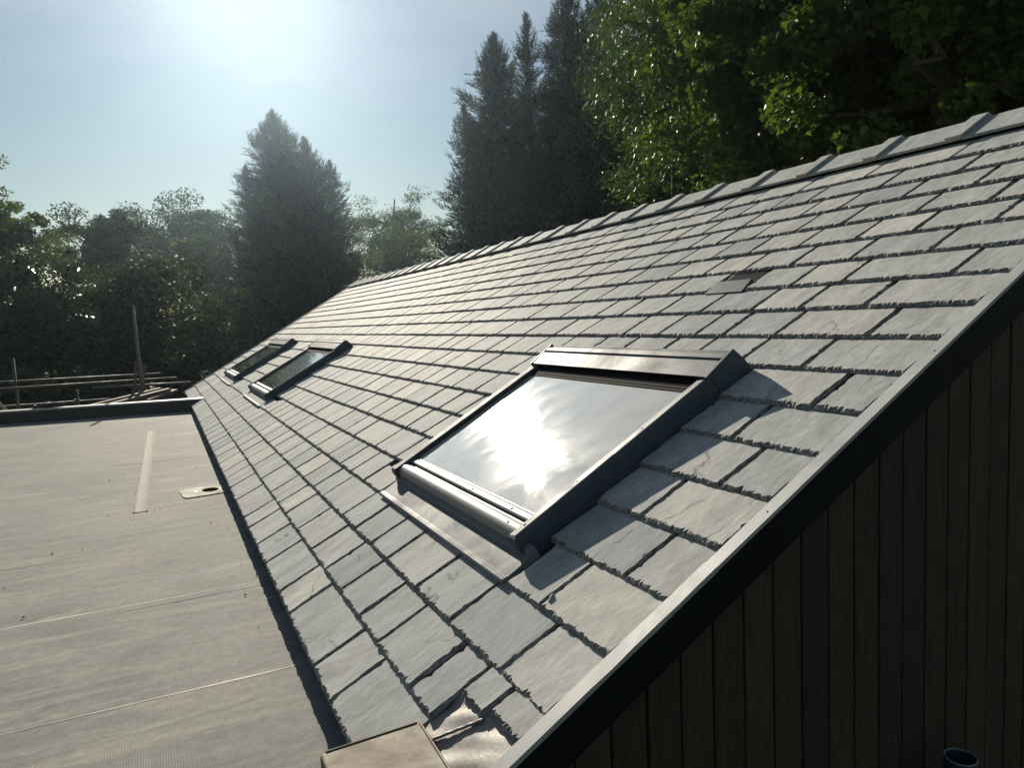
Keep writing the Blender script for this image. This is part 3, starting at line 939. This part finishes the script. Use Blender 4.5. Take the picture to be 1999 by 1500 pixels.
# ------------------------------------------------------------------ pipe beside the boarded wall
pp = ray_at(1875, 1480, -.10)
r0, r1 = .046, .0425
n = 28
v, f = [], []
for (rad, z_) in ((r0, GZ), (r0, pp[2]), (r1, pp[2]), (r1, pp[2] - .5)):
    for k in range(n):
        t = 2 * math.pi * k / n
        v.append((pp[0] + rad * math.cos(t), pp[1] + rad * math.sin(t), z_))
for a in range(3):
    for k in range(n): f.append((a * n + k, a * n + (k + 1) % n, (a + 1) * n + (k + 1) % n, (a + 1) * n + k))
f.append(tuple(range(3 * n, 4 * n)))
po = mesh_obj('pipe', v, f, M['pipe'], None, False)
rim = MB(); rim.tube([(pp[0] + .0443 * math.cos(t), pp[1] + .0443 * math.sin(t), pp[2] + .001) for t in np.linspace(0, 2 * math.pi, 33)], .0028, 6, False)
rim.build('rim', mat_plain('pipe_rim', (.16, .19, .23), .4), po, True)
tag(po, 'dark upright pipe with an open round top beside the boarded wall', 'pipe')

# ------------------------------------------------------------------ scaffold and builders' bits beyond the low wall
scaf = empty('scaffold', (-2.9, 15, GZ))
tag(scaf, 'scaffold of horizontal metal tubes beyond the far edge of the flat roof', 'scaffold')
SL = (2.9, -15, -GZ)
def tube_px(name, a, ya, b_, yb, r_=.0242, ext=0.0, mat='tube', parent=scaf, loc=SL):
    A, B = Vector(ray_at(*a, ya)), Vector(ray_at(*b_, yb))
    d = (B - A).normalized()
    return MB().tube([A - d * ext, B], r_, 10).build(name, M[mat], parent, True, loc=loc)
tube_px('guard_rail', (0, 747), 14.6, (313, 730), 14.6, ext=3)
tube_px('guard_rail', (0, 760), 14.4, (345, 738), 14.4, ext=3)
tube_px('guard_rail', (180, 758), 14.9, (372, 747), 14.9)
tube_px('ledger', (0, 795), 15.0, (215, 780), 15.0, ext=3)
q = ray_at(25, 700, 14.5)
MB().tube([(q[0], q[1], GZ), (q[0], q[1], q[2])], .0242, 10).build('standard', M['tube'], scaf, True, loc=SL)
q = ray_at(150, 762, 15.0)
MB().tube([(q[0], q[1], GZ), (q[0], q[1], q[2])], .0242, 10).build('standard', M['tube'], scaf, True, loc=SL)
for (a_, yy) in (((25, 748), 14.55), ((25, 760), 14.45), ((150, 783), 15.0)):
    q = ray_at(*a_, yy)
    MB().box(q[0] - .045, q[0] + .045, q[1] - .045, q[1] + .045, q[2] - .04, q[2] + .04).build('coupler', M['tube'], scaf, loc=SL, bevel=.01)

A = Vector(ray_at(259, 596, 14.2)); B = Vector(ray_at(279, 772, 14.0)); dd = (B - A).normalized()
e = A + dd * ((GZ - A.z) / dd.z)
post = MB().tube([A, e], [.026, .032], 10).build('pole', M['timber'], None, True)
tag(post, 'tall leaning pole standing up behind the low wall against the dark trees', 'pole')
for i, ((a, ya), (b_, yb), lab) in enumerate((
        (((266, 705), 14.15), ((262, 776), 13.9), 'short upright batten leaning left of the tall pole'),
        (((272, 700), 14.25), ((284, 776), 13.95), 'short batten crossing just in front of the tall pole'),
        (((283, 712), 14.3), ((274, 776), 13.9), 'short batten leaning right of the tall pole'))):
    A, B = Vector(ray_at(*a, ya)), Vector(ray_at(*b_, yb))
    d = (B - A).normalized(); B = A + d * ((GZ - A.z) / d.z)
    o = MB().tube([A, B], .034, 4).build('batten', M['timber'])
    tag(o, lab, 'batten', 'timbers leaning by the pole')
def plank(a, ya, b_, yb, w_, t_, lab):
    A, B = Vector(ray_at(*a, ya)), Vector(ray_at(*b_, yb))
    L_ = (B - A).length
    o = MB().box(0, L_, -w_ / 2, w_ / 2, -t_, 0).build('plank', M['timber'], bevel=.004)
    d = (B - A).normalized(); up = Vector((0, 0, 1)); yv = up.cross(d).normalized(); zv = d.cross(yv)
    o.matrix_world = Matrix(((d.x, yv.x, zv.x, A.x), (d.y, yv.y, zv.y, A.y), (d.z, yv.z, zv.z, A.z), (0, 0, 0, 1)))
    tag(o, lab, 'plank', 'planks sloping up behind the low wall')
plank((165, 793), 13.4, (313, 757), 13.9, .14, .045, 'longest sloping plank behind the low wall, left of the others')
plank((205, 790), 13.2, (330, 758), 13.6, .16, .045, 'sloping plank in the middle of the heap behind the low wall')
plank((285, 780), 13.2, (342, 760), 13.6, .16, .045, 'short sloping plank nearest the slates behind the low wall')
plank((-20, 770), 12.9, (14, 803), 12.5, .07, .03, 'pale batten sloping down at the left edge of the picture')
# strap left on the low wall
sp_ = Vector(ray_at(84, 798, 11.48)); sp_.z = .118
mb = MB()
for j in range(4):
    pts = [(sp_.x + (.13 + .02 * j) * math.cos(t) + .03 * j, sp_.y + .065 * math.sin(t), sp_.z + .008 + .011 * j + .012 * math.sin(2 * t + j)) for t in np.linspace(0, 6.28, 22)]
    mb.tube(pts, .010, 6)
st_ = mb.build('strap', M['dark'], None, True)
tag(st_, 'small heap of coiled black strap lying on the low wall', 'strap')
pz = along(MB(), 0, .1, 0, 1)

# ------------------------------------------------------------------ trees
def leaf_mesh(name, P, A, B, shape, mat, parent, loc):
    """P centres, A and B in-plane axes (already sized), shape = polygon in that plane; one face per leaf"""
    n, m_ = len(P), len(shape)
    sh = np.asarray(shape)
    V = P[:, None, :] + A[:, None, :] * sh[None, :, 0:1] + B[:, None, :] * sh[None, :, 1:2]
    V = (V.reshape(-1, 3) - np.asarray(loc)).astype(np.float32)
    me = bpy.data.meshes.new(name)
    me.vertices.add(n * m_); me.loops.add(n * m_); me.polygons.add(n)
    me.vertices.foreach_set('co', V.ravel())
    me.loops.foreach_set('vertex_index', np.arange(n * m_, dtype=np.int32))
    me.polygons.foreach_set('loop_start', np.arange(0, n * m_, m_, dtype=np.int32))
    me.update(calc_edges=True)
    me.materials.append(mat)
    o = bpy.data.objects.new(name, me); COL.objects.link(o); o.parent = parent
    return o

def unit(a): return a / np.maximum(np.linalg.norm(a, axis=-1, keepdims=True), 1e-9)

DIAMOND = [(-1, 0), (0, -.55), (1, 0), (0, .55)]
BLADE = [(-1, 0), (.1, -.30), (1, 0), (.1, .30)]
MAPLE = [(-1, 0), (-.45, -.9), (.05, -.42), (1, 0), (.05, .42), (-.45, .9)]

def rand_axes(n, g, normal_bias=None, bias=0.6):
    nn = unit(g.normal(size=(n, 3)))
    if normal_bias is not None: nn = unit(nn + np.asarray(normal_bias) * bias)
    a = unit(np.cross(nn, g.normal(size=(n, 3))))
    b_ = np.cross(nn, a)
    return a, b_

def conifer(apex_p, base_r, label, seed, mat, dens=1.0, base_z=GZ, power=.62, open_top=0.0, name='conifer'):
    """upright cypress-like tree: trunk and up-swept feathery sprays"""
    g = np.random.default_rng(seed)
    H = apex_p[2] - base_z
    loc = np.array([apex_p[0], apex_p[1], base_z])
    root = empty(name, loc)
    tag(root, label, 'tree', 'tall dark conifers')
    tb = MB(); tb.tube([(0, 0, 0), (.05, 0, H * .5), (0, 0, H * .98)], [H * .016, H * .009, .015], 8)
    tb.build('trunk', M['bark'], root, True)
    nsp = int(760 * dens * H / 14 * base_r / 2.8)
    t = 1 - np.sqrt(g.uniform(.0, 1, nsp))               # more sprays low down, where the crown is wide
    t = np.concatenate([t, g.uniform(.5, 1.0, nsp // 2)])
    ns = len(t)
    ph = g.uniform(0, 2 * np.pi, ns)
    lob = 1 + .16 * np.sin(ph * 3 + g.uniform(0, 6)) * np.sin(t * 17) + .12 * np.sin(ph * 5 + t * 31) + .09 * g.normal(size=ns)
    q_ = np.clip(1 - t, 0, 1)
    rad = base_r * np.minimum(q_ ** power, 2.5 * q_ ** .85) * lob + .05
    fr = np.clip(g.uniform(0, 1, ns) ** .38, .25, 1)
    hole = (np.sin(ph * 4 + t * 23 + seed) * np.sin(t * 41 + ph * 2 + seed * 2) > .32) & (fr > .4) & (t > .30)
    keep = ~((t > .5) & (g.uniform(0, 1, ns) < open_top)) & ~(hole & (g.uniform(0, 1, ns) < .9))
    t, ph, rad, fr = t[keep], ph[keep], rad[keep], fr[keep]; ns = len(t)
    out = np.stack([np.cos(ph), np.sin(ph), np.zeros(ns)], -1)
    L = g.uniform(.8, 2.2, ns) * (.36 + .75 * (1 - t)) * base_r / 2.8
    el = R(1) * g.uniform(8, 60, ns)
    el = np.where(t > .9, R(70), el)
    d = out * np.cos(el)[:, None] + np.array([0, 0, 1]) * np.sin(el)[:, None]
    tip = out * (rad * fr)[:, None] + np.stack([np.zeros(ns), np.zeros(ns), t * H * .985], -1)
    start = tip - d * L[:, None]
    K = 23
    u = (np.arange(K) + .5) / K
    side = np.where(np.arange(K) % 2, 1.0, -1.0)
    lat = unit(np.cross(d, g.normal(size=(ns, 3))))
    cur = np.array([0, 0, -.12])                           # tips nod
    C_ = start[:, None, :] + d[:, None, :] * (L[:, None] * u)[:, :, None] + cur * (L[:, None] * (u ** 2))[:, :, None]
    axis = unit(d[:, None, :] * .9 + lat[:, None, :] * side[None, :, None] * .8 + g.normal(size=(ns, K, 3)) * .18)
    ll = (L[:, None] * (.22 - .14 * u)[None, :])
    C_ = C_ + axis * ll[:, :, None] * .8
    P = C_.reshape(-1, 3); A = (axis * ll[:, :, None]).reshape(-1, 3)
    b_ = unit(np.cross(A, g.normal(size=A.shape))) * np.linalg.norm(A, axis=1, keepdims=True) * .5
    leaf_mesh('crown', P + loc, A, b_, BLADE, mat, root, loc)
    return root

def limb_pts(a, b_, g, k=5, wig=.08):
    a, b_ = np.array(a, float), np.array(b_, float)
    L = np.linalg.norm(b_ - a)
    return [tuple(a + (b_ - a) * t + g.normal(size=3) * wig * L * t * (1 - t) * 2) for t in np.linspace(0, 1, k)]

def broadleaf(center, radii, label, seed, mat, n_leaf, size, clumps=60, shape=DIAMOND, base=None, cat='tree', group='broadleaved trees',
              name='broadleaf_tree', fill=.45, clump_r=.24, droop=.0, trunk_r=None, hollow=.0, smat='bark'):
    g = np.random.default_rng(seed)
    c = np.asarray(center, float); r_ = np.asarray(radii, float)
    loc = np.array([c[0], c[1], GZ]) if base is None else np.asarray(base, float)
    root = empty(name, loc)
    tag(root, label, cat, group)
    d = unit(g.normal(size=(clumps, 3)))
    rr = g.uniform(hollow, 1, clumps) ** fill
    cc = c + d * rr[:, None] * r_ * (1 + .02 * g.normal(size=(clumps, 1)))
    tr = trunk_r or .022 * (c[2] - loc[2] + r_[2])
    mb = MB()
    fork = np.array([loc[0] * .5 + c[0] * .5, loc[1] * .5 + c[1] * .5, loc[2] + (c[2] - r_[2] * .5 - loc[2]) * .9])
    top = c + np.array([0, 0, r_[2] * .75])
    tp = limb_pts(loc - loc, fork - loc, g, 4, .05) + limb_pts(fork - loc, top - loc, g, 5, .08)[1:]
    mb.tube(tp, list(np.linspace(tr, tr * .15, len(tp))), 8)
    mb.build('trunk', M[smat], root, True)
    lb = MB()
    for q in cc[g.permutation(clumps)[:min(clumps, 60)]]:
        a = fork + (top - fork) * g.uniform(0, .75)
        lb.tube([tuple(np.array(p)) for p in limb_pts(a - loc, q - loc, g, 5, .12)], list(np.linspace(tr * .35, tr * .05, 5)), 5)
    lb.build('limbs', M[smat], root, True)
    which = g.integers(0, clumps, n_leaf)
    cr = clump_r * r_.mean() * g.uniform(.6, 1.4, clumps)
    dd_ = unit(g.normal(size=(n_leaf, 3))) * (g.uniform(0, 1, n_leaf) ** .45)[:, None]
    dd_[:, 2] *= .62
    P = cc[which] + dd_ * cr[which][:, None]
    P[:, 2] -= droop * np.abs(g.normal(size=n_leaf)) * cr[which]
    P = P[P[:, 2] > GZ + .05]
    n_ = len(P)
    A, B = rand_axes(n_, g, (0, 0, 1), .75)
    A[:, 2] -= .35; A = unit(A); B = unit(np.cross(np.cross(A, B), A))
    sz = size * g.uniform(.6, 1.3, n_)
    leaf_mesh('crown', P, A * sz[:, None], B * sz[:, None], shape, mat, root, loc)
    return root

M['leaf_con'] = mat_leaf('cypress_foliage', (.010, .018, .013), (.028, .042, .026), .15, .7)
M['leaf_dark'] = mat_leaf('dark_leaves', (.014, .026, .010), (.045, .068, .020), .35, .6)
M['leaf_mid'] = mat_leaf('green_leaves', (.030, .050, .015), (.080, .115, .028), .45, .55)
M['leaf_birch'] = mat_leaf('birch_leaves', (.018, .034, .012), (.060, .092, .024), .45, .5)
M['leaf_maple'] = mat_leaf('maple_leaves', (.020, .042, .013), (.082, .120, .026), .46, .5, .8)
M['leaf_gloss'] = mat_leaf('glossy_leaves', (.022, .038, .014), (.055, .075, .028), .25, .22)

def at(px, py, y): return np.array(ray_at(px, py, y))
# two-headed cypress clump straight ahead
conifer(at(530, 200, 49), 4.5, 'tallest head of the cypress clump left of the ridge, below the sun glare', 11, M['leaf_con'], 1.35, power=.46)
conifer(at(592, 255, 50), 4.2, 'shorter twin of the cypress clump, leaning against its taller neighbour', 12, M['leaf_con'], 1.3, power=.46)
conifer(at(642, 300, 50), 3.2, 'lowest right shoulder of the cypress clump left of the ridge', 13, M['leaf_con'], 1.2, power=.48)
conifer(at(478, 310, 51), 3.2, 'narrow left shoulder of the cypress clump left of the ridge', 14, M['leaf_con'], 1.1, power=.46)
# dark conifers behind the middle of the ridge
conifer(at(962, 45, 31), 3.6, 'left conifer of the dark row behind the ridge, pointed top', 21, M['leaf_con'], 1.9, power=.44)
conifer(at(1024, 5, 32), 3.2, 'conifer with a thin open top, second in the dark row behind the ridge', 22, M['leaf_con'], 1.2, power=.62, open_top=.35)
conifer(at(1105, -60, 31), 3.6, 'tall dark conifer reaching the top of the picture, third in the row', 23, M['leaf_con'], 1.9, power=.44)
conifer(at(905, 190, 33), 2.6, 'lower conifer on the left end of the dark row behind the ridge', 24, M['leaf_con'], 1.3, power=.44)
conifer(at(1175, -80, 29), 3.6, 'dark conifer half hidden behind the light green birch', 25, M['leaf_con'], 1.3, power=.44)
# trees between and beyond
broadleaf(at(775, 470, 58), (4.6, 4.0, 4.6), 'pale feathery birch seen between the two conifer groups', 31, M['leaf_birch'], 26000, .085, 90, clump_r=.22, droop=.3)
broadleaf(at(770, 545, 47), (3.8, 3.0, 3.6), 'low brownish shrub in the gap below the pale birch', 32, M['leaf_mid'], 22000, .075, 80, name='shrub', cat='shrub', group='shrubs beyond the roofs')
broadleaf(at(205, 500, 46), (3.0, 3.0, 3.2), 'round open-crowned tree left of the cypress clump', 33, M['leaf_dark'], 30000, .085, 70, clump_r=.25)
broadleaf(at(345, 490, 66), (6.4, 5.0, 4.4), 'broad rounded tree farther off, just left of the cypress clump', 34, M['leaf_dark'], 36000, .12, 110)
broadleaf(at(400, 545, 50), (2.8, 2.6, 3.0), 'paler green tree close against the left side of the cypress clump', 35, M['leaf_birch'], 22000, .08, 70)
broadleaf(at(300, 660, 28), (3.6, 3.2, 3.0), 'broad dark tree with a domed crown behind the tall pole', 36, M['leaf_dark'], 60000, .07, 150, clump_r=.2)
broadleaf(at(5, 480, 33), (2.3, 2.3, 3.3), 'tall airy tree at the left edge of the picture', 37, M['leaf_mid'], 22000, .065, 70, clump_r=.2)
broadleaf(at(55, 640, 25), (2.7, 2.4, 2.3), 'glossy leaved shrub glinting at the left, beyond the scaffold', 38, M['leaf_gloss'], 42000, .055, 110, name='shrub', cat='shrub', group='shrubs beyond the roofs')
broadleaf(at(430, 690, 31), (2.3, 2.2, 2.6), 'dark shrub between the domed tree and the far corner of the slates', 39, M['leaf_dark'], 26000, .065, 80, name='shrub', cat='shrub', group='shrubs beyond the roofs')
broadleaf(at(130, 720, 27), (4.0, 2.0, 2.0), 'low dark thicket behind the scaffold tubes', 40, M['leaf_dark'], 40000, .06, 120, name='shrub', cat='shrub', group='shrubs beyond the roofs')
broadleaf(at(45, 790, 20), (2.6, 1.3, 1.0), 'low dark bush at the left, close behind the scaffold tubes', 41, M['leaf_dark'], 16000, .05, 70, name='shrub', cat='shrub', group='shrubs beyond the roofs')
# light green trees over the ridge on the right
broadleaf(ray_dist(1425, 120, 19), (3.2, 3.2, 4.8), 'light green birch with hanging leaves over the middle of the ridge', 51, M['leaf_birch'], 115000, .058, 300, clump_r=.145, droop=.55, shape=BLADE)
broadleaf(ray_dist(1600, 40, 15), (3.0, 3.0, 3.6), 'lobed leaved tree right of the birch, bright sunlit leaves', 52, M['leaf_maple'], 56000, .058, 200, clump_r=.15, shape=MAPLE, droop=.25)
broadleaf(ray_dist(1860, 20, 12.5), (2.6, 2.6, 2.9), 'lobed leaved tree at the right edge, above the near end of the ridge', 53, M['leaf_maple'], 44000, .060, 160, clump_r=.16, shape=MAPLE, droop=.25)
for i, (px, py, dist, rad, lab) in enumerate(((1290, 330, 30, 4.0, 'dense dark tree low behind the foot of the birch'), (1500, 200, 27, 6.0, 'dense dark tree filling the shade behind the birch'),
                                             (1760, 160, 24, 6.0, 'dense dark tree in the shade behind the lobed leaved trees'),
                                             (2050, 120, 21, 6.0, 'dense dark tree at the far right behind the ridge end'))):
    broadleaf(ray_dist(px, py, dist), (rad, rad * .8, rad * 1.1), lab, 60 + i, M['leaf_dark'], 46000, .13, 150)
# far belt of woodland closing the view
def belt():
    g = np.random.default_rng(90)
    P = []
    n = 32000
    ang = g.uniform(R(-40), R(85), n)
    dist = g.uniform(85, 110, n)
    hgt = 6.0 + 2.2 * np.sin(ang * 23) + 1.5 * np.sin(ang * 51 + 1) + 1.0 * np.sin(ang * 97)
    z_ = GZ + g.uniform(0, 1, n) ** .7 * (hgt + 2.0)
    P = np.stack([np.sin(ang) * dist, np.cos(ang) * dist, z_], -1)
    A, B = rand_axes(n, g, (0, 0, 1), .5)
    s = g.uniform(.25, .6, n)[:, None]
    root = None
    o = leaf_mesh('woodland', P, A * s, B * s, DIAMOND, M['leaf_dark'], None, (0, 0, 0))
    tag(o, 'far belt of woodland low behind all the other trees', 'woodland', kind='stuff')
belt()

# ------------------------------------------------------------------ hazy air
hm = bpy.data.materials.new('haze_air'); hm.use_nodes = True
ht = hm.node_tree; ht.nodes.clear()
ho = ht.nodes.new('ShaderNodeOutputMaterial'); pv = ht.nodes.new('ShaderNodeVolumePrincipled')
pv.inputs['Color'].default_value = (.62, .82, 1.0, 1)
pv.inputs['Density'].default_value = 0.00034
pv.inputs['Anisotropy'].default_value = 0.84
ht.links.new(pv.outputs[0], ho.inputs['Volume'])
hz = MB().box(-160, 160, -160, 160, GZ - 1.3, 21.0).build('haze', hm)
tag(hz, kind='stuff')
